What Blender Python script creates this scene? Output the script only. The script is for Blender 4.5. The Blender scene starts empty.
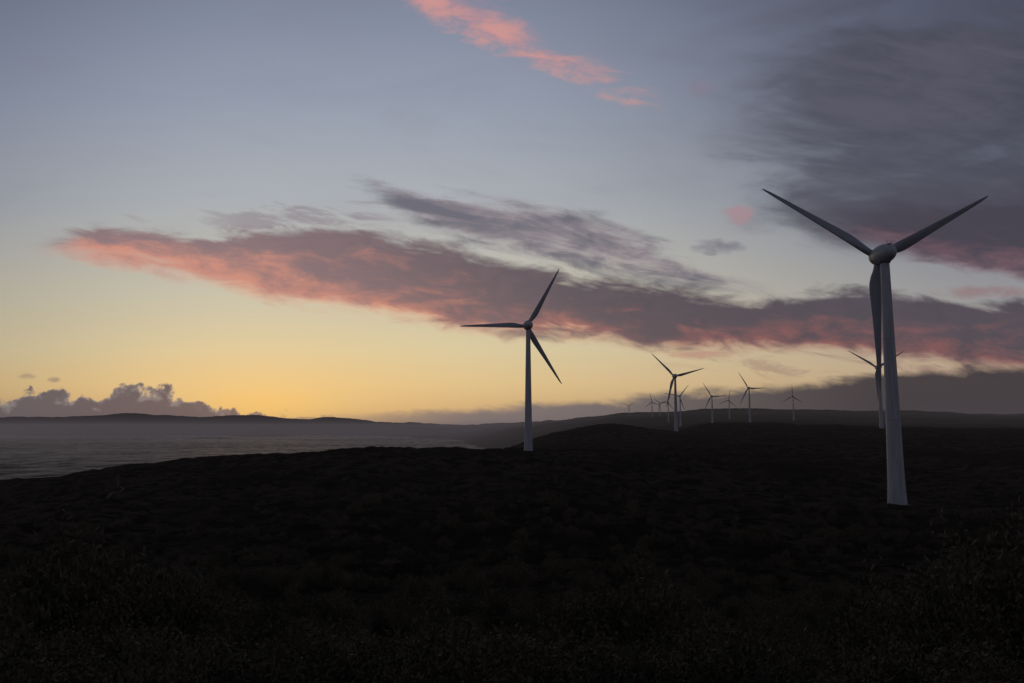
import bpy, math, random
import numpy as np
from mathutils import Vector, Matrix
random.seed(7); rng=np.random.default_rng(11)
scene=bpy.context.scene
scene.view_settings.view_transform='Standard'
scene.view_settings.look='None'
scene.view_settings.exposure=0
CAM_H=100.0

def lin(c):
    return tuple(((v/255)/12.92 if v/255<=0.04045 else ((v/255+0.055)/1.055)**2.4) for v in c)

# ------------------------------------------------------------------ node helper
class G:
    def __init__(s,nt): s.nt=nt
    def node(s,t,**k):
        n=s.nt.nodes.new(t)
        for a,b in k.items(): setattr(n,a,b)
        return n
    def put(s,sock,v):
        if isinstance(v,E): v=v.s
        if isinstance(v,bpy.types.NodeSocket): s.nt.links.new(v,sock)
        elif isinstance(v,(tuple,list)):
            v=tuple(v)
            if sock.type=='RGBA' and len(v)==3: v=v+(1,)
            sock.default_value=v
        else: sock.default_value=v
    def m(s,op,*a,clamp=False):
        n=s.node('ShaderNodeMath',operation=op,use_clamp=clamp)
        for i,v in enumerate(a): s.put(n.inputs[i],v)
        return E(s,n.outputs[0])
    def sm(s,x,a,b,lo=0.,hi=1.):
        n=s.node('ShaderNodeMapRange',interpolation_type='SMOOTHSTEP')
        if a>b: a,b,lo,hi=b,a,hi,lo
        for i,v in enumerate((x,a,b,lo,hi)): s.put(n.inputs[i],v)
        return E(s,n.outputs[0])
    def mix(s,f,a,b,mode='MIX'):
        n=s.node('ShaderNodeMix',data_type='RGBA',blend_type=mode)
        s.put(n.inputs[0],f); s.put(n.inputs[6],a); s.put(n.inputs[7],b)
        return n.outputs[2]
    def vec(s,x,y,z=0.):
        n=s.node('ShaderNodeCombineXYZ')
        for i,v in enumerate((x,y,z)): s.put(n.inputs[i],v)
        return n.outputs[0]
    def noise(s,v,scale,detail=6,rough=.55,dist=0.,lac=2.):
        n=s.node('ShaderNodeTexNoise')
        s.put(n.inputs['Vector'],v); s.put(n.inputs['Scale'],scale); n.inputs['Detail'].default_value=detail
        n.inputs['Roughness'].default_value=rough; n.inputs['Distortion'].default_value=dist
        n.inputs['Lacunarity'].default_value=lac
        return E(s,n.outputs[0])
    def curve(s,x,pts,x0=-.9,x1=.9,y1=.8):
        n=s.node('ShaderNodeFloatCurve')
        c=n.mapping.curves[0]
        P=[((a-x0)/(x1-x0),b/y1) for a,b in pts]
        if P[0][0]>0.001: P=[(0,P[0][1])]+P
        if P[-1][0]<.999: P=P+[(1,P[-1][1])]
        c.points[0].location=P[0]; c.points[1].location=P[-1]
        for p in P[1:-1]: c.points.new(*p)
        n.mapping.update()
        s.put(n.inputs['Value'],(x-x0)*(1/(x1-x0)))
        return E(s,n.outputs[0])*y1
    def ramp(s,x,pts,x1):
        n=s.node('ShaderNodeValToRGB')
        cr=n.color_ramp
        while len(cr.elements)>1: cr.elements.remove(cr.elements[0])
        cr.elements[0].position=pts[0][0]/x1; cr.elements[0].color=lin(pts[0][1])+(1,)
        for p,c in pts[1:]:
            e=cr.elements.new(p/x1); e.color=lin(c)+(1,)
        s.put(n.inputs[0],x*(1/x1))
        return n.outputs[0]
class E:
    def __init__(s,g,sock): s.g=g; s.s=sock
    def __add__(s,o): return s.g.m('ADD',s,o)
    __radd__=__add__
    def __sub__(s,o): return s.g.m('SUBTRACT',s,o)
    def __rsub__(s,o): return s.g.m('SUBTRACT',o,s)
    def __mul__(s,o): return s.g.m('MULTIPLY',s,o)
    __rmul__=__mul__
    def __truediv__(s,o): return s.g.m('DIVIDE',s,o)

# ------------------------------------------------------------------ sky
SUN_AZ=-17.5   # degrees, left of +Y
world=bpy.data.worlds.new("World"); scene.world=world; world.use_nodes=True
try: world.cycles.sampling_method='NONE'
except Exception as ex: print(ex)
nt=world.node_tree; nt.nodes.clear(); g=G(nt)
tc=g.node('ShaderNodeTexCoord')
sp=g.node('ShaderNodeSeparateXYZ'); nt.links.new(tc.outputs['Generated'],sp.inputs[0])
X,Y,Z=[E(g,o) for o in sp.outputs]
yy=g.m('MAXIMUM',Y,.12)
S=X/yy; T=Z/yy
Tc=g.m('MAXIMUM',T,0.)
left=g.ramp(Tc,[(0,(200,160,118)),(.025,(218,180,126)),(.055,(226,196,142)),(.10,(219,203,162)),(.16,(205,197,172)),(.23,(187,186,179)),
                (.30,(171,176,182)),(.43,(149,157,174)),(.57,(126,134,155)),(.85,(80,90,114))],.9)
right=g.ramp(Tc,[(0,(124,112,106)),(.03,(156,138,121)),(.06,(186,161,134)),(.10,(180,162,143)),(.16,(152,150,152)),(.23,(132,136,147)),(.30,(112,117,133)),
                (.43,(90,96,113)),(.57,(78,83,101)),(.85,(55,62,82))],.9)
col=g.mix(g.sm(S,-.12,.70),left,right)
# darker towards the far left
col=g.mix(g.sm(S,-.30,-.85,0.,.58),col,g.mix(1.,col,(.42,.43,.5),'MULTIPLY'))
# warm sunset glow low around the sun's bearing
gx=(S+.32)*4.6; gt=(T-.03)*14.
glow=g.m('EXPONENT',(gx*gx+gt*gt)*-1.)
col=g.mix(glow*.62,col,lin((250,208,134)))
ox=(S+.31)*12.; ot=(T-.026)*40.
col=g.mix(g.m('EXPONENT',(ox*ox+ot*ot)*-1.)*.8,col,lin((255,206,116)))

def P(ax,ay,rot=0.,oz=0.,ox=0.):
    c,s_=math.cos(rot),math.sin(rot)
    return g.vec((S*c+T*s_)*ax+ox,(T*c-S*s_)*ay,oz)
rot=-.12
big=g.noise(P(3.4,12.,rot,1.3),1.,5,.6,.35)
fine=g.noise(P(13.,40.,rot,4.7),1.,5,.6,.5)
puff=g.noise(P(34.,42.,0,2.1),1.,5,.55,.2)
streak=g.noise(P(6.,34.,-.22,8.1),1.,5,.62,.8)
soft=g.noise(P(3.2,9.,.10,12.4),1.,5,.54,.5)
nmix=(big*.55+fine*.45)-.5

def layer(top,bot,wt,wb,at,ab,n1=None,n2=None):
    n1=n1 or nmix; n2=n2 or nmix
    tp=g.curve(S,top); bt=g.curve(S,bot)
    a=g.sm((tp-T)+n1*at,0.,wt); b=g.sm((T-bt)+n2*ab,0.,wb)
    h=(T-bt)/(g.m('MAXIMUM',tp-bt,.004))
    return a*b,h

# high thin veil, upper right
veil=g.sm(S,.02,.6)*g.sm(T,.22,.45)*g.sm(soft,.28,.64)
col=g.mix(veil*.6,col,lin((78,80,96)))
veil2=g.sm(T,.1,.4)*g.sm(streak*.3+soft*.7,.42,.68)
col=g.mix(veil2*.18,col,lin((124,124,138)))
# pink streak at the top
m,h=layer([(-.22,.64),(-.055,.590),(.01,.548),(.05,.522),(.09,.503),(.15,.478),(.185,.456),(.22,.43)],
          [(-.22,.60),(-.148,.553),(-.10,.525),(-.042,.496),(.037,.459),(.08,.440),(.116,.430),(.17,.412),(.22,.40)],.055,.042,.14,.12,fine*.6+big*.4-.5,puff*.25+fine*.75-.5)
m=m*g.sm(S,.22,.16)*g.sm(S,-.28,-.15)
c3=g.mix(g.sm(fine*.6+puff*.4+(.5-h)*.2,.34,.66),lin((160,134,150)),lin((210,150,144)))
col=g.mix(m*g.sm(fine*.6+puff*.4,.24,.56,.5,.92),col,c3)
# right hand masses
rn=soft*.85+streak*.15
cov=g.sm(S+(big-.5)*.5,.20,.60)*g.sm(T,.20,.27)*g.sm(T,.70,.36)
m=g.sm(cov,0.,.55)*g.sm(rn+cov*.18,.42,.62)
c5=g.mix(g.sm(fine*.25+soft*.55+streak*.2,.40,.62),lin((68,68,81)),lin((86,85,99)))
col=g.mix(m*.85,col,c5)
m,h=layer([(.30,.262),(.40,.290),(.5,.318),(.65,.335),(.9,.34)],[(.34,.262),(.40,.248),(.5,.215),(.58,.190),(.65,.178),(.9,.17)],.06,.03,.14,.11)
m=m*g.sm(S,.30,.43)
c4=g.mix(g.sm(h+nmix*2.2,-.1,.5),lin((128,90,98)),lin((68,64,77)))
col=g.mix(m*.93,col,c4)
# wispy grey cloud above the band
n2c=streak*.6+fine*.4
m,h=layer([(-.26,.322),(-.21,.334),(-.119,.318),(-.041,.308),(.036,.296),(.113,.276),(.164,.258),(.24,.218),(.304,.194),(.36,.178)],
          [(-.26,.318),(-.21,.306),(-.144,.270),(-.08,.232),(.049,.198),(.177,.176),(.304,.164),(.36,.172)],.028,.03,.10,.08,n2c-.5,n2c-.5)
m=m*g.sm(S,-.26,-.15)*g.sm(S,.36,.25)*g.sm(n2c,.34,.50,.5,1.)
c2=g.mix(g.sm(streak*.5+fine*.5-(h-.4)*.10,.38,.60),lin((142,130,138)),lin((98,97,110)))
col=g.mix(m*.9,col,c2)
# thin line left above the band
m,h=layer([(-.45,.27),(-.32,.280),(-.2,.276),(-.1,.27)],[(-.45,.267),(-.32,.250),(-.2,.248),(-.1,.262)],.016,.016,.12,.10,streak-.5,fine-.5)
col=g.mix(m*g.sm(S,-.46,-.32)*g.sm(S,-.1,-.2)*.65,col,lin((140,130,138)))
# main band
m,h=layer([(-.66,.232),(-.60,.244),(-.54,.266),(-.463,.266),(-.40,.258),(-.322,.264),(-.232,.264),(-.168,.259),(-.105,.248),(-.041,.233),(.048,.214),(.112,.200),(.176,.190),(.239,.182),(.303,.178),(.367,.187),(.43,.190),(.493,.180),(.57,.174),(.65,.174),(.9,.16)],
          [(-.66,.230),(-.59,.218),(-.525,.203),(-.46,.194),(-.40,.176),(-.322,.156),(-.232,.145),(-.142,.135),(-.066,.122),(.048,.108),(.163,.098),(.265,.088),(.367,.081),(.493,.076),(.65,.062),(.9,.05)],
          .022,.026,.12,.09)
m=m*g.sm(S,-.64,-.53)
tex=(fine*.5+big*.35+puff*.15-.5)
shade=g.sm(h+tex*2.5+g.sm(S,-.50,.1,-.18,.08),.04,.68)
pink=g.mix(g.sm(S,-.45,.40),lin((208,142,124)),lin((140,86,88)))
mauve=g.mix(g.sm(S,-.55,.25),lin((134,114,120)),lin((80,72,83)))
cb=g.mix(shade,pink,mauve)
cb=g.mix(g.sm(fine*.6+puff*.4,.42,.66,0.,.34),cb,g.mix(g.sm(S,-.35,.5),lin((150,118,122)),lin((64,58,70))))
edge=g.sm(h+tex*1.5,.22,-.02)*g.sm(S,.6,-.1)
cb=g.mix(edge*.8,cb,lin((236,164,128)))
col=g.mix(m*.96,col,cb)
# wisps under the band on the right
m=g.sm(S,.1,.4)*g.sm(T,.055,.075)*g.sm(T,.11,.09)*g.sm(streak,.5,.62)
col=g.mix(m*.5,col,lin((140,108,108)))
def blob(cs,ct,rs,rt,c,al,nz=2.2):
    global col
    a=(S-cs)*(1/rs); b=(T-ct)*(1/rt)
    d=(a*a+b*b)+(fine*.5+puff*.5-.5)*nz*3.
    col=g.mix(g.sm(d,1.8,-.2)*al,col,lin(c))
blob(.291,.275,.018,.012,(172,134,142),.65)
blob(.266,.233,.034,.010,(108,106,120),.8)
blob(.234,.0935,.036,.0045,(186,136,122),.7)
blob(.245,.445,.022,.012,(132,120,138),.5)
blob(.60,.175,.06,.008,(140,98,102),.5)
blob(-.61,.066,.012,.004,(128,116,112),.75)
blob(-.575,.062,.008,.0035,(128,116,112),.7)
# low grey bank along the horizon
tp=g.curve(S,[(-.3,.012),(-.229,.020),(-.14,.0265),(-.015,.034),(.06,.039),(.16,.045),(.235,.0516),(.36,.062),(.45,.074),(.64,.084),(.9,.09)],y1=.2)
m=g.sm((tp-T)+(tex*.05),0.,.014)*g.sm(S,-.28,-.02,.15,.95)
cbk=g.mix(g.sm(S,-.1,.50),lin((124,117,118)),lin((50,48,58)))
col=g.mix(m,col,cbk)
# cumulus heap on the left
tp=g.curve(S,[(-.9,.04),(-.64,.041),(-.59,.045),(-.567,.048),(-.54,.042),(-.516,.043),(-.478,.057),(-.45,.055),(-.42,.047),(-.39,.035),(-.328,.022),(-.265,.015),(-.2,.010),(-.15,.004)],y1=.2)
dd=(tp-T)+(puff-.5)*.055
m=g.sm(dd,0.,.005)*g.sm(S,-.16,-.34)
cc=g.mix(g.sm(dd+(puff-.5)*.03,.0,.012),lin((132,128,128)),lin((88,87,96)))
cc=g.mix(g.sm(S,-.42,-.26,0.,.5),cc,lin((140,122,110)))
col=g.mix(m*.96,col,cc)
# sky behind the viewer: plain dusk blue grey
back=g.ramp(g.m('MAXIMUM',Z,0.),[(0,(96,92,102)),(.2,(102,101,114)),(.5,(84,88,106)),(1.,(60,66,84))],1.)
col=g.mix(g.sm(Y,.62,.15),col,back)
hi=g.ramp(g.m('MAXIMUM',Z,0.),[(0,(66,71,87)),(1.,(56,62,79))],1.)
col=g.mix(g.sm(Z,.60,.82),col,hi)
bg=g.node('ShaderNodeBackground'); g.put(bg.inputs[0],col); bg.inputs[1].default_value=1.
sky=g.node('ShaderNodeTexSky',sky_type='NISHITA'); sky.sun_disc=False
sky.sun_elevation=math.radians(1.); sky.sun_rotation=math.radians(SUN_AZ); sky.air_density=1.; sky.dust_density=1.
bg2=g.node('ShaderNodeBackground'); nt.links.new(sky.outputs[0],bg2.inputs[0]); bg2.inputs[1].default_value=.003
ad=g.node('ShaderNodeAddShader'); nt.links.new(bg.outputs[0],ad.inputs[0]); nt.links.new(bg2.outputs[0],ad.inputs[1])
wo=g.node('ShaderNodeOutputWorld'); nt.links.new(ad.outputs[0],wo.inputs[0])

sun=bpy.data.lights.new("sun",'SUN'); sun.energy=.04; sun.angle=math.radians(12); sun.color=(1,.7,.45)
so=bpy.data.objects.new("sun",sun); scene.collection.objects.link(so)
az=math.radians(SUN_AZ); el=math.radians(2)
d=Vector((math.sin(az)*math.cos(el),math.cos(az)*math.cos(el),math.sin(el)))
so.rotation_euler=d.to_track_quat('Z','Y').to_euler()

# ------------------------------------------------------------------ materials
def mat(name):
    m=bpy.data.materials.new(name); m.use_nodes=True
    b=m.node_tree.nodes['Principled BSDF']
    return m,G(m.node_tree),b
def geo_pos(g): return g.node('ShaderNodeNewGeometry').outputs['Position']

m_ground,g1,b=mat("heath_ground")
pos=geo_pos(g1)
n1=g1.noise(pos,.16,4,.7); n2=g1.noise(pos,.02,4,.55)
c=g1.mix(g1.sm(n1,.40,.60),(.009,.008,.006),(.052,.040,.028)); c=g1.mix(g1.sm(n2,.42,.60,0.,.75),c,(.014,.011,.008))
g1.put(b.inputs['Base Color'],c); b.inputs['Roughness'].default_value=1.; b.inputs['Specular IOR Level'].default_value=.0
bp=g1.node('ShaderNodeBump'); bp.inputs['Strength'].default_value=1.; bp.inputs['Distance'].default_value=1.2
g1.put(bp.inputs['Height'],g1.noise(pos,.6,4,.65)); g1.nt.links.new(bp.outputs[0],b.inputs['Normal'])

m_leaf,g2,b=mat("scrub_leaves")
oi=g2.node('ShaderNodeObjectInfo'); pos=geo_pos(g2)
c=g2.mix(E(g2,oi.outputs['Random']),(.030,.034,.018),(.100,.078,.044)); c=g2.mix(g2.sm(g2.noise(pos,3.,3),.4,.65,0.,.6),c,(.13,.10,.058))
g2.put(b.inputs['Base Color'],c); b.inputs['Roughness'].default_value=.7; b.inputs['Specular IOR Level'].default_value=.1
m_twig,g2,b=mat("scrub_twigs")
g2.put(b.inputs['Base Color'],g2.mix(g2.noise(geo_pos(g2),9.),(.06,.05,.04),(.20,.16,.13))); b.inputs['Roughness'].default_value=.9

m_sand,g2,b=mat("sand_track")
g2.put(b.inputs['Base Color'],g2.mix(g2.noise(geo_pos(g2),.7),(.05,.042,.036),(.13,.11,.09))); b.inputs['Roughness'].default_value=1.; b.inputs['Specular IOR Level'].default_value=0.

m_sea,g3,b=mat("sea_water")
pos=geo_pos(g3)
b.inputs['Roughness'].default_value=.45; b.inputs['IOR'].default_value=1.33
mp=g3.node('ShaderNodeMapping'); g3.put(mp.inputs[0],pos); mp.inputs['Scale'].default_value=(.015,.0060,.01); mp.inputs['Rotation'].default_value=(0,0,.15)
w1=g3.noise(mp.outputs[0],1.,5,.85,.3)
mp2=g3.node('ShaderNodeMapping'); g3.put(mp2.inputs[0],pos); mp2.inputs['Scale'].default_value=(.0008,.0009,.003)
w2=g3.noise(mp2.outputs[0],1.,4,.6,.5)
wm=w1*.7+w2*.3
g3.put(b.inputs['Base Color'],g3.mix(g3.sm(wm,.46,.60),(.005,.007,.012),(.085,.088,.102)))
g3.put(b.inputs['Specular IOR Level'],g3.sm(wm,.44,.62,.0,.09))
bp=g3.node('ShaderNodeBump'); bp.inputs['Strength'].default_value=1.; bp.inputs['Distance'].default_value=22.
g3.put(bp.inputs['Height'],w1); g3.nt.links.new(bp.outputs[0],b.inputs['Normal'])

def paint(name,c1,c2,rough):
    m,gg,b=mat(name)
    tcn=gg.node('ShaderNodeTexCoord')
    mp=gg.node('ShaderNodeMapping'); gg.put(mp.inputs[0],tcn.outputs['Object']); mp.inputs['Scale'].default_value=(1.6,1.6,.09)
    n=gg.noise(mp.outputs[0],1.,5,.6)
    gg.put(b.inputs['Base Color'],gg.mix(gg.sm(n,.35,.7),c1,c2)); b.inputs['Roughness'].default_value=rough
    return m
m_tower=paint("tower_paint",(.46,.46,.48),(.34,.34,.36),.5)
m_blade=paint("blade_gelcoat",(.34,.35,.37),(.27,.28,.30),.4)
m_nac=paint("nacelle_paint",(.48,.49,.50),(.38,.39,.40),.45)
m_dark=paint("dark_metal",(.08,.08,.085),(.05,.05,.055),.6)
m_conc=paint("concrete",(.07,.066,.06),(.04,.04,.036),.9)

# ------------------------------------------------------------------ terrain height table
SK=[-1.2,-.9,-.65,-.57,-.5,-.44,-.38,-.2,-.08,-.04,0.,.06,.12,.16,.205,.25,.32,.46,.65,.9,1.2]
SK0=[-1.2,-.9,-.65,-.5,-.38,-.2,-.08,-.04,0.,.06,.12,.16,.205,.25,.32,.46,.65,.9,1.2]
rows=[ # distance ahead, heights at SK0
(1.5, [98.3]*19),
(5,   [97.8]*19),
(15,  [95.2]*19),
(40,  [90]*19),
(100, [84,84,83.5,83,83,83.5,83.5,83.5,83.5,83.5,83.5,83.5,83.5,83.5,83,83,82.5,83,84]),
(210, [76,77,79,80.5,81,82,82.5,82.7,83,83,82.8,82.6,82.4,82.2,81.8,81.2,80.5,81,82]),
(300, [70,72,76.6,82,84.2,86,86.4,86.5,86.5,86,85.6,85.2,85,85,84.5,83.5,82.5,82,82]),
(360, [66,68,75.6,82.8,87.2,89.4,89.5,89.5,89.2,88.6,88,87.4,87,86.5,86,85,84,83,83]),
(420, [60,62,70,80,86.6,89.6,90.4,90.7,90.6,90,89,88.5,88,87.5,87,87,86,85,85]),
(600, [-30,-30,-10,5,30,60,74,79,80,83,87,88,89,90,91,92,90,90,90]),
(800, [-30,-30,-30,-30,-30,-30,30,66,82,94,104,99,95,97,99,100,98,96,95]),
(930, [-30,-30,-30,-30,-30,-30,10,52,86,99,111,104,97,101,104,103,100,97,95]),
(1200,[-30,-30,-30,-30,-30,-30,-30,-10,40,62,78,84,98,111,110,104,100,100,98]),
(1600,[-30,-30,-30,-30,-30,-30,-30,-30,0,50,70,84,92,100,100,98,96,105,100]),
(2300,[-30]*7+[-30,-30,30,86,102,113,121,125,120,112,112,110]),
(3300,[-30]*7+[-30,0,66,130,146,153,161,165,156,140,140,130]),
(5500,[-30]*7+[10,70,140,182,200,214,226,232,214,186,160,150]),
(8000,[-30]*6+[-30,30,120,190,230,235,245,250,250,240,210,200,200]),
(10500,[-60]*5+[-40,10,90,150,200,240,250,250,250,250,240,210,200,200]),
(12500,[-80]*4+[-70,-50,80,120,180,200,220,220,220,220,220,220,200,200,200]),
(15500,[150,160,200,400,300,190,140,160,180,200,220,220,220,220,220,220,200,200,200]),
(18500,[320,330,330,360,420,320,190,200,230,230,230,230,230,230,230,230,230,230,230]),
(30000,[100]*19)]
ls=np.linspace(math.log(1.5),math.log(30000),600); sf=np.linspace(-1.2,1.2,481)
A=np.array([np.interp(sf,SK0,r[1]) for r in rows])
# extra knolls on the far headlands across the bay
for k_,(dist,_) in enumerate(rows):
    if dist==15500:
        for c_,w_,h_ in ((-.555,.022,110),(-.47,.03,90),(-.41,.018,60),(-.30,.03,80),(-.22,.025,50)):
            A[k_]+=h_*np.exp(-((sf-c_)/w_)**2)
L=np.log([r[0] for r in rows])
Tb=np.stack([np.interp(ls,L,A[:,j]) for j in range(len(sf))],1)
def blur(a,sig,ax):
    k=np.exp(-.5*(np.arange(-int(3*sig),int(3*sig)+1)/sig)**2); k/=k.sum()
    pad=[(0,0),(0,0)]; n=len(k)//2; pad[ax]=(n,n)
    b=np.pad(a,pad,mode='edge')
    return np.apply_along_axis(lambda v:np.convolve(v,k,'valid'),ax,b)
Tb=blur(blur(Tb,2.5,0),2.5,1)
H=rng.random((512,512))
def vn(x,y):
    xi=np.floor(x).astype(int); yi=np.floor(y).astype(int); fx=x-xi; fy=y-yi
    fx=fx*fx*(3-2*fx); fy=fy*fy*(3-2*fy)
    a=H[xi%512,yi%512]; b=H[(xi+1)%512,yi%512]; c=H[xi%512,(yi+1)%512]; d=H[(xi+1)%512,(yi+1)%512]
    return (a*(1-fx)+b*fx)*(1-fy)+(c*(1-fx)+d*fx)*fy-.5
def fbm(x,y,sc,o=4):
    r=0; a=1.
    for i in range(o):
        r=r+a*vn(x/sc+17.3*i,y/sc+5.1*i); sc*=.5; a*=.5
    return r
def base_h(x,y):
    r=np.hypot(x,y)+1e-6; a=np.arctan2(x,y); lim=math.radians(50.19)
    s=np.tan(np.clip(a,-lim,lim))
    s=np.where(a<-lim, -1.2+2.4*(-a-lim)/(math.pi-lim), s)
    D=r*np.cos(np.clip(a,-lim,lim)); D=np.maximum(D,1.5)
    u=(np.log(D)-ls[0])/(ls[1]-ls[0]); v=(s+1.2)/(sf[1]-sf[0])
    u=np.clip(u,0,len(ls)-1.001); v=np.clip(v,0,len(sf)-1.001)
    i=u.astype(int); j=v.astype(int); fu=u-i; fv=v-j
    return (Tb[i,j]*(1-fv)+Tb[i,j+1]*fv)*(1-fu)+(Tb[i+1,j]*(1-fv)+Tb[i+1,j+1]*fv)*fu
def ss(x,a,b):
    t=np.clip((x-a)/(b-a),0,1); return t*t*(3-2*t)
def height(x,y):
    x=np.asarray(x,float); y=np.asarray(y,float); r=np.hypot(x,y)
    h=base_h(x,y)
    h=h+fbm(x,y,9.,3)*ss(r,10,70)*1.9
    h=h+fbm(x+300,y,45.,3)*ss(r,60,250)*2.4
    h=h+fbm(x,y+900,260.,4)*ss(r,600,2500)*16
    h=h+fbm(x+5000,y+900,1400.,5)*ss(r,3000,12000)*120
    return h
front=np.radians(np.linspace(-42,42,1050)); rest=np.radians(np.linspace(42,318,170))[1:-1]
AZ=np.concatenate([front,rest]); nc=len(AZ)
R=np.exp(np.linspace(math.log(1.2),math.log(30000),640)); nr=len(R)
rr,aa=np.meshgrid(R,AZ,indexing='ij')
gx_=rr*np.sin(aa); gy_=rr*np.cos(aa); gz_=height(gx_,gy_)
gz_[0,:]=98.3
co=np.stack([gx_,gy_,gz_],-1).reshape(-1,3)
cap=np.tile([[0,0,98.3]],(nc,1)); cap[:,0]=.01*np.sin(AZ); cap[:,1]=.01*np.cos(AZ)
co=np.vstack([cap,co]); nr+=1
i,j=np.meshgrid(np.arange(nr-1),np.arange(nc),indexing='ij'); j2=(j+1)%nc
q=np.stack([i*nc+j,i*nc+j2,(i+1)*nc+j2,(i+1)*nc+j],-1).reshape(-1,4)[:,::-1]
def mesh_np(name,co,faces,n):
    me=bpy.data.meshes.new(name); me.vertices.add(len(co)); me.vertices.foreach_set('co',np.asarray(co,np.float32).ravel())
    f=np.asarray(faces,np.int32); me.loops.add(f.size); me.loops.foreach_set('vertex_index',f.ravel())
    me.polygons.add(len(f)); me.polygons.foreach_set('loop_start',np.arange(len(f),dtype=np.int32)*n)
    me.update(calc_edges=True); me.validate(); return me
me=mesh_np("ground",co,q,4)
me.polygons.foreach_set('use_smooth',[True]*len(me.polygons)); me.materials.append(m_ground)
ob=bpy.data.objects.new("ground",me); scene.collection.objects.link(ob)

# sea
me=bpy.data.meshes.new("sea"); N=64
vs=[(0,0,0)]+[(60000*math.cos(2*math.pi*k/N),60000*math.sin(2*math.pi*k/N),0) for k in range(N)]
me.from_pydata(vs,[],[(0,1+k,1+(k+1)%N) for k in range(N)]); me.materials.append(m_sea)
scene.collection.objects.link(bpy.data.objects.new("sea",me))

# haze: low layer of sea air
import bmesh
bm=bmesh.new(); bmesh.ops.create_cube(bm,size=1)
for v in bm.verts: v.co=Vector((v.co.x*60000,v.co.y*60000,(v.co.z+.5)*190-8))
me=bpy.data.meshes.new("sea_haze"); bm.to_mesh(me); bm.free()
mh=bpy.data.materials.new("sea_haze"); mh.use_nodes=True; mh.node_tree.nodes.clear(); g4=G(mh.node_tree)
BETA=1/16500
ab=g4.node('ShaderNodeVolumeAbsorption'); ab.inputs[0].default_value=(0,0,0,1); ab.inputs[1].default_value=BETA
em=g4.node('ShaderNodeEmission'); em.inputs[0].default_value=lin((92,86,90))+(1,); em.inputs[1].default_value=BETA
adv=g4.node('ShaderNodeAddShader'); ov=g4.node('ShaderNodeOutputMaterial')
mh.node_tree.links.new(ab.outputs[0],adv.inputs[0]); mh.node_tree.links.new(em.outputs[0],adv.inputs[1]); mh.node_tree.links.new(adv.outputs[0],ov.inputs['Volume'])
me.materials.append(mh); scene.collection.objects.link(bpy.data.objects.new("sea_haze",me))

# ------------------------------------------------------------------ sandy track
pts=[(-104,200),(-109,215),(-112,232),(-121,250),(-131,268),(-139,285),(-147,300)]
P_=[]
for k in range(len(pts)-1):
    for t in np.linspace(0,1,14,endpoint=False): P_.append((pts[k][0]*(1-t)+pts[k+1][0]*t+.5*math.sin(k*2+t*5),pts[k][1]*(1-t)+pts[k+1][1]*t))
vs=[];fs=[]
for k,(x,y) in enumerate(P_):
    w=.33+.12*math.sin(k*.7)
    for sx in (-w,w):
        vs.append((x+sx,y,float(height(x+sx,y))+.25))
    if k: fs.append((2*k-2,2*k-1,2*k+1,2*k))
me=bpy.data.meshes.new("sandy_track"); me.from_pydata(vs,[],fs); me.materials.append(m_sand)
scene.collection.objects.link(bpy.data.objects.new("sandy_track",me))

# ------------------------------------------------------------------ turbines
def loft(rings,cap=True):
    n=len(rings[0]); v=[p for r in rings for p in r]; f=[]
    for a in range(len(rings)-1):
        for k in range(n):
            f.append((a*n+k,a*n+(k+1)%n,(a+1)*n+(k+1)%n,(a+1)*n+k))
    if cap: f.append(tuple(range(n))[::-1]); f.append(tuple((len(rings)-1)*n+k for k in range(n)))
    return v,f
def mk(name,v,f,mt,smooth=True):
    me=bpy.data.meshes.new(name); me.from_pydata(v,[],f)
    bm=bmesh.new(); bm.from_mesh(me); bmesh.ops.recalc_face_normals(bm,faces=bm.faces); bm.to_mesh(me); bm.free()
    for p in me.polygons: p.use_smooth=smooth and len(p.vertices)<=4
    me.materials.append(mt); return me
def circ(r,z,n=40,cx=0,cy=0): return [(cx+r*math.cos(2*math.pi*k/n),cy+r*math.sin(2*math.pi*k/n),z) for k in range(n)]
def foil(chord,th,tw,z,rnd):
    pts=[]; n=24
    for k in range(n):
        a=2*math.pi*k/n; xc=.5*(1-math.cos(a)); sgn=1 if a<math.pi else -1
        yt=5*th*(.2969*math.sqrt(xc)-.126*xc-.3516*xc*xc+.2843*xc**3-.1036*xc**4)
        fx=(xc-.3)*chord; fy=sgn*yt*chord
        cx_=-math.cos(a)*chord*.5; cy_=math.sin(a)*chord*.5
        x=fx*(1-rnd)+cx_*rnd; y=fy*(1-rnd)+cy_*rnd
        c_,s_=math.cos(tw),math.sin(tw)
        pts.append((x*c_-y*s_,x*s_+y*c_,z))
    return pts
prof=[(1.2,1.7,1.,1.,24),(2.4,1.7,1.,1.,22),(3.6,1.95,.7,.7,22),(5.2,2.55,.42,.3,20),(7,2.9,.32,.08,17),(9,2.85,.26,0,14),(12,2.5,.22,0,11),(16,2.1,.19,0,8),(20,1.75,.17,0,6),(25,1.35,.16,0,4),(29,1.05,.15,0,3),(32.5,.75,.14,0,2),(34.3,.45,.14,0,1),(35,.12,.14,0,1)]
rings=[foil(c*1.08,t if t<1 else .5,math.radians(tw+6),z*1.04,rd) for z,c,t,rd,tw in prof]
v,f=loft(rings); blade_me=mk("blade",v,f,m_blade)
def rev(prof,n=36):
    return loft([[(r*math.cos(2*math.pi*k/n),y,r*math.sin(2*math.pi*k/n)) for k in range(n)] for y,r in prof])
v,f=rev([(-4.6,.05),(-4.5,.55),(-4.1,1.15),(-3.4,1.7),(-2.4,2.15),(-1.2,2.45),(.2,2.6),(1.5,2.6),(2.5,2.45),(2.6,2.25)])
nac_me=mk("nacelle",v,f,m_nac)
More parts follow.
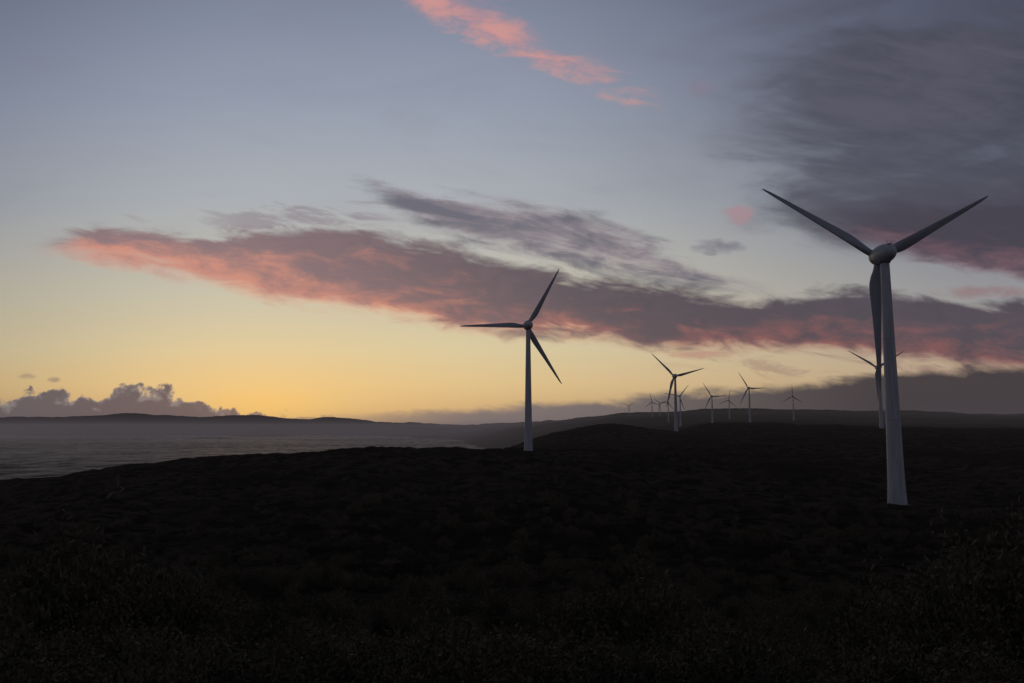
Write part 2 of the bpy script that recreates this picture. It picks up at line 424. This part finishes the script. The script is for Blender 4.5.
v,f=rev([(2.7,2.2),(2.75,2.4),(3.6,2.35),(4.8,2.1),(5.8,1.6),(6.5,1.0),(6.85,.4),(6.95,.03)])
hub_me=mk("hub",v,f,m_nac)
HUB_Y=4.1
def turbine(x,y,hubz,ang,yaw,near=False):
    gz=float(height(x,y))
    e=bpy.data.objects.new("wind_turbine",None); scene.collection.objects.link(e); e.location=(x,y,gz)
    hh=hubz-gz
    n=48 if near else 24
    def tr(z):
        u=z/(hh-1.6); return 2.15*(1-u)+1.12*u+ .25*max(0,1-u*6)**2
    zs=[-3,0]+[ (hh-1.6)*k/14 for k in range(1,15)]
    rg=[circ(tr(max(z,0)),z,n) for z in zs]
    v,f=loft(rg); me=mk("tower",v,f,m_tower)
    def add(nm,me,loc=(0,0,0),rotm=None,par=e):
        o=bpy.data.objects.new(nm,me); scene.collection.objects.link(o); o.parent=par
        o.location=loc
        if rotm: o.rotation_euler=rotm
        return o
    add("tower",me)
    for k,u in enumerate((.34,.67)):
        z=(hh-1.6)*u; r=tr(z)
        v,f=loft([circ(r+.004,z-.14,n),circ(r+.035,z-.12,n),circ(r+.035,z+.12,n),circ(r+.004,z+.14,n)],False); add("flange_%d"%k,mk("flange",v,f,m_tower))
    v,f=loft([circ(1.25,hh-2.6,n),circ(1.45,hh-2.4,n),circ(1.5,hh-1.4,n)]); add("yaw_collar",mk("yaw_collar",v,f,m_dark))
    v,f=loft([circ(3.4,-2,n),circ(3.4,.05,n),circ(3.1,.12,n)]); add("foundation",mk("foundation",v,f,m_conc,False))
    top=bpy.data.objects.new("nacelle_pivot",None); scene.collection.objects.link(top); top.parent=e; top.location=(0,0,hh); top.rotation_euler=(0,0,math.radians(yaw))
    add("nacelle",nac_me,par=top)
    add("hub",hub_me,par=top)
    for k in range(3):
        a=math.radians(ang+120*k)
        add("blade_%d"%(k+1),blade_me,(0,HUB_Y,0),(0,math.pi/2-a,0),top)
    if near:
        def box(nm,cx,cy,cz,sx,sy,sz,mt,par=e):
            bm=bmesh.new(); bmesh.ops.create_cube(bm,size=1)
            for q_ in bm.verts: q_.co=Vector((q_.co.x*sx,q_.co.y*sy,q_.co.z*sz))
            bmesh.ops.bevel(bm,geom=bm.edges[:],offset=min(sx,sy,sz)*.15,segments=1,affect='EDGES')
            me=bpy.data.meshes.new(nm); bm.to_mesh(me); bm.free(); me.materials.append(mt)
            return add(nm,me,(cx,cy,cz),None,par)
        box("door",1.2,2.05,2.6,1.0,.25,2.2,m_dark).rotation_euler=(0,0,-.5)
        for k in range(5): box("step_%d"%(k+1),1.6+.25*k,3.0,1.2-.24*k,.28,1.1,.06,m_dark)
        box("wind_mast",0,-1.8,2.9,.06,.06,1.2,m_dark,top)
        box("vent_hatch",0,-2.9,2.0,1.1,1.0,.35,m_nac,top)
    return e
turbine(100.0,210,146.9,28.6,1,near=True)
turbine(8.6,421,155.3,61,6,near=True)
turbine(184.5,900,160.1,15,5)
turbine(397,860,167,30,4)
turbine(400,1900,179,50,6)
turbine(451,1800,174.7,2,5)
turbine(461,1550,180,1,5)
turbine(734,2700,198,80,5)
turbine(810,2300,195,90,5)
turbine(528,2700,192,70,6)
turbine(593,3200,204.6,20,6)
turbine(526,3000,202,100,6)
turbine(586,4000,216,35,6)

# ------------------------------------------------------------------ heath scrub
def shrub(nm,seed,nl,spiky):
    r=np.random.default_rng(seed); V=[];F=[];MI=[]
    tips=[]
    for k in range(16):
        a=r.uniform(0,6.28); sp_=r.uniform(.1,1.)*(.6 if spiky else 1.); hgt=r.uniform(.55,1.05)*(1.15-.45*sp_)
        p0=np.array([0,0,-.1]); p1=np.array([math.cos(a)*sp_*.35,math.sin(a)*sp_*.35,hgt*.5]); p2=np.array([math.cos(a)*sp_*.8,math.sin(a)*sp_*.8,hgt])
        prev=None
        for (p,w) in ((p0,.022),(p1,.014),(p2,.004)):
            b0=len(V)
            for q_ in range(4): V.append(p+np.array([math.cos(q_*1.57)*w,math.sin(q_*1.57)*w,0]))
            if prev is not None:
                for q_ in range(4): F.append((prev+q_,prev+(q_+1)%4,b0+(q_+1)%4,b0+q_)); MI.append(1)
            prev=b0
        for t_ in np.linspace(.25,1,7):
            p=(p1+(p2-p1)*(t_*2-1)) if t_>.5 else p0+(p1-p0)*t_*2
            tips.append(p+r.normal(0,.07,3))
    tips=np.array(tips)
    for k in range(nl):
        c=tips[r.integers(len(tips))]+r.normal(0,.085,3); c[2]=max(c[2],.02)
        d_=r.normal(0,1,3); d_[2]=abs(d_[2])*1.2+.3; d_/=np.linalg.norm(d_)
        s_=np.cross(d_,r.normal(0,1,3)); s_/=np.linalg.norm(s_)+1e-6
        l=r.uniform(.035,.085); w=l*r.uniform(.14,.3)
        b0=len(V); V+= [c,c+d_*l*.5+s_*w,c+d_*l,c+d_*l*.5-s_*w]; F.append((b0,b0+1,b0+2,b0+3)); MI.append(0)
    me=mesh_np(nm,V,F,4); me.materials.append(m_leaf); me.materials.append(m_twig)
    me.polygons.foreach_set('material_index',MI); return me
protos=[shrub("shrub_%d"%k,40+k,3600,k%2) for k in range(5)]
emp=bpy.data.objects.new("heath_scrub",None); scene.collection.objects.link(emp)
def put(x,y,s,sz=1.,sink=.05):
    o=bpy.data.objects.new("shrub",random.choice(protos)); scene.collection.objects.link(o); o.parent=emp
    o.location=(x,y,float(height(x,y))-sink*s); o.rotation_euler=(random.uniform(-.12,.12),random.uniform(-.12,.12),random.uniform(0,6.28)); o.scale=(s,s,s*sz)
tr_=np.array(P_)
for k in range(4200):
    a=math.radians(random.uniform(-43,43)); r=math.exp(random.uniform(math.log(5.),math.log(330)))
    s=random.uniform(.6,1.4)*(1+.4*(r>40)+ .4*(r>120))
    if r<9: s*=.5
    x,y=r*math.sin(a),r*math.cos(a)
    if math.hypot(x-100.2,y-210)<7: continue
    if r>180 and np.min(np.hypot(tr_[:,0]-x,tr_[:,1]-y+3))<2.0: continue
    put(x,y,s,random.uniform(.55,.95))
for (x,y,s) in [(-11,21,3.2),(-12.6,23,3.0),(-9.4,22,2.8),(-13.8,26,2.9),(11.5,17,2.9),(9.6,17,2.3),(13,20,3.4),(10.6,15,2.4),(14,23,3.6),(8.2,15.5,1.9),(2.2,20,2.2),(3.2,21,2.4),(-3,18,1.5),(6,14,1.7),(-6,19,1.7)]:
    put(x,y,s,1.05)
    for q_ in range(3): put(x+random.uniform(-1,1),y+random.uniform(-1,1),s*random.uniform(.6,.95))

# ------------------------------------------------------------------ camera
cam=bpy.data.cameras.new("camera"); cam.lens=28; cam.sensor_width=36; cam.clip_end=200000; cam.clip_start=.1
co_=bpy.data.objects.new("camera",cam); scene.collection.objects.link(co_)
co_.location=(0,0,CAM_H); co_.rotation_euler=(math.radians(96.3),0,0)
scene.camera=co_
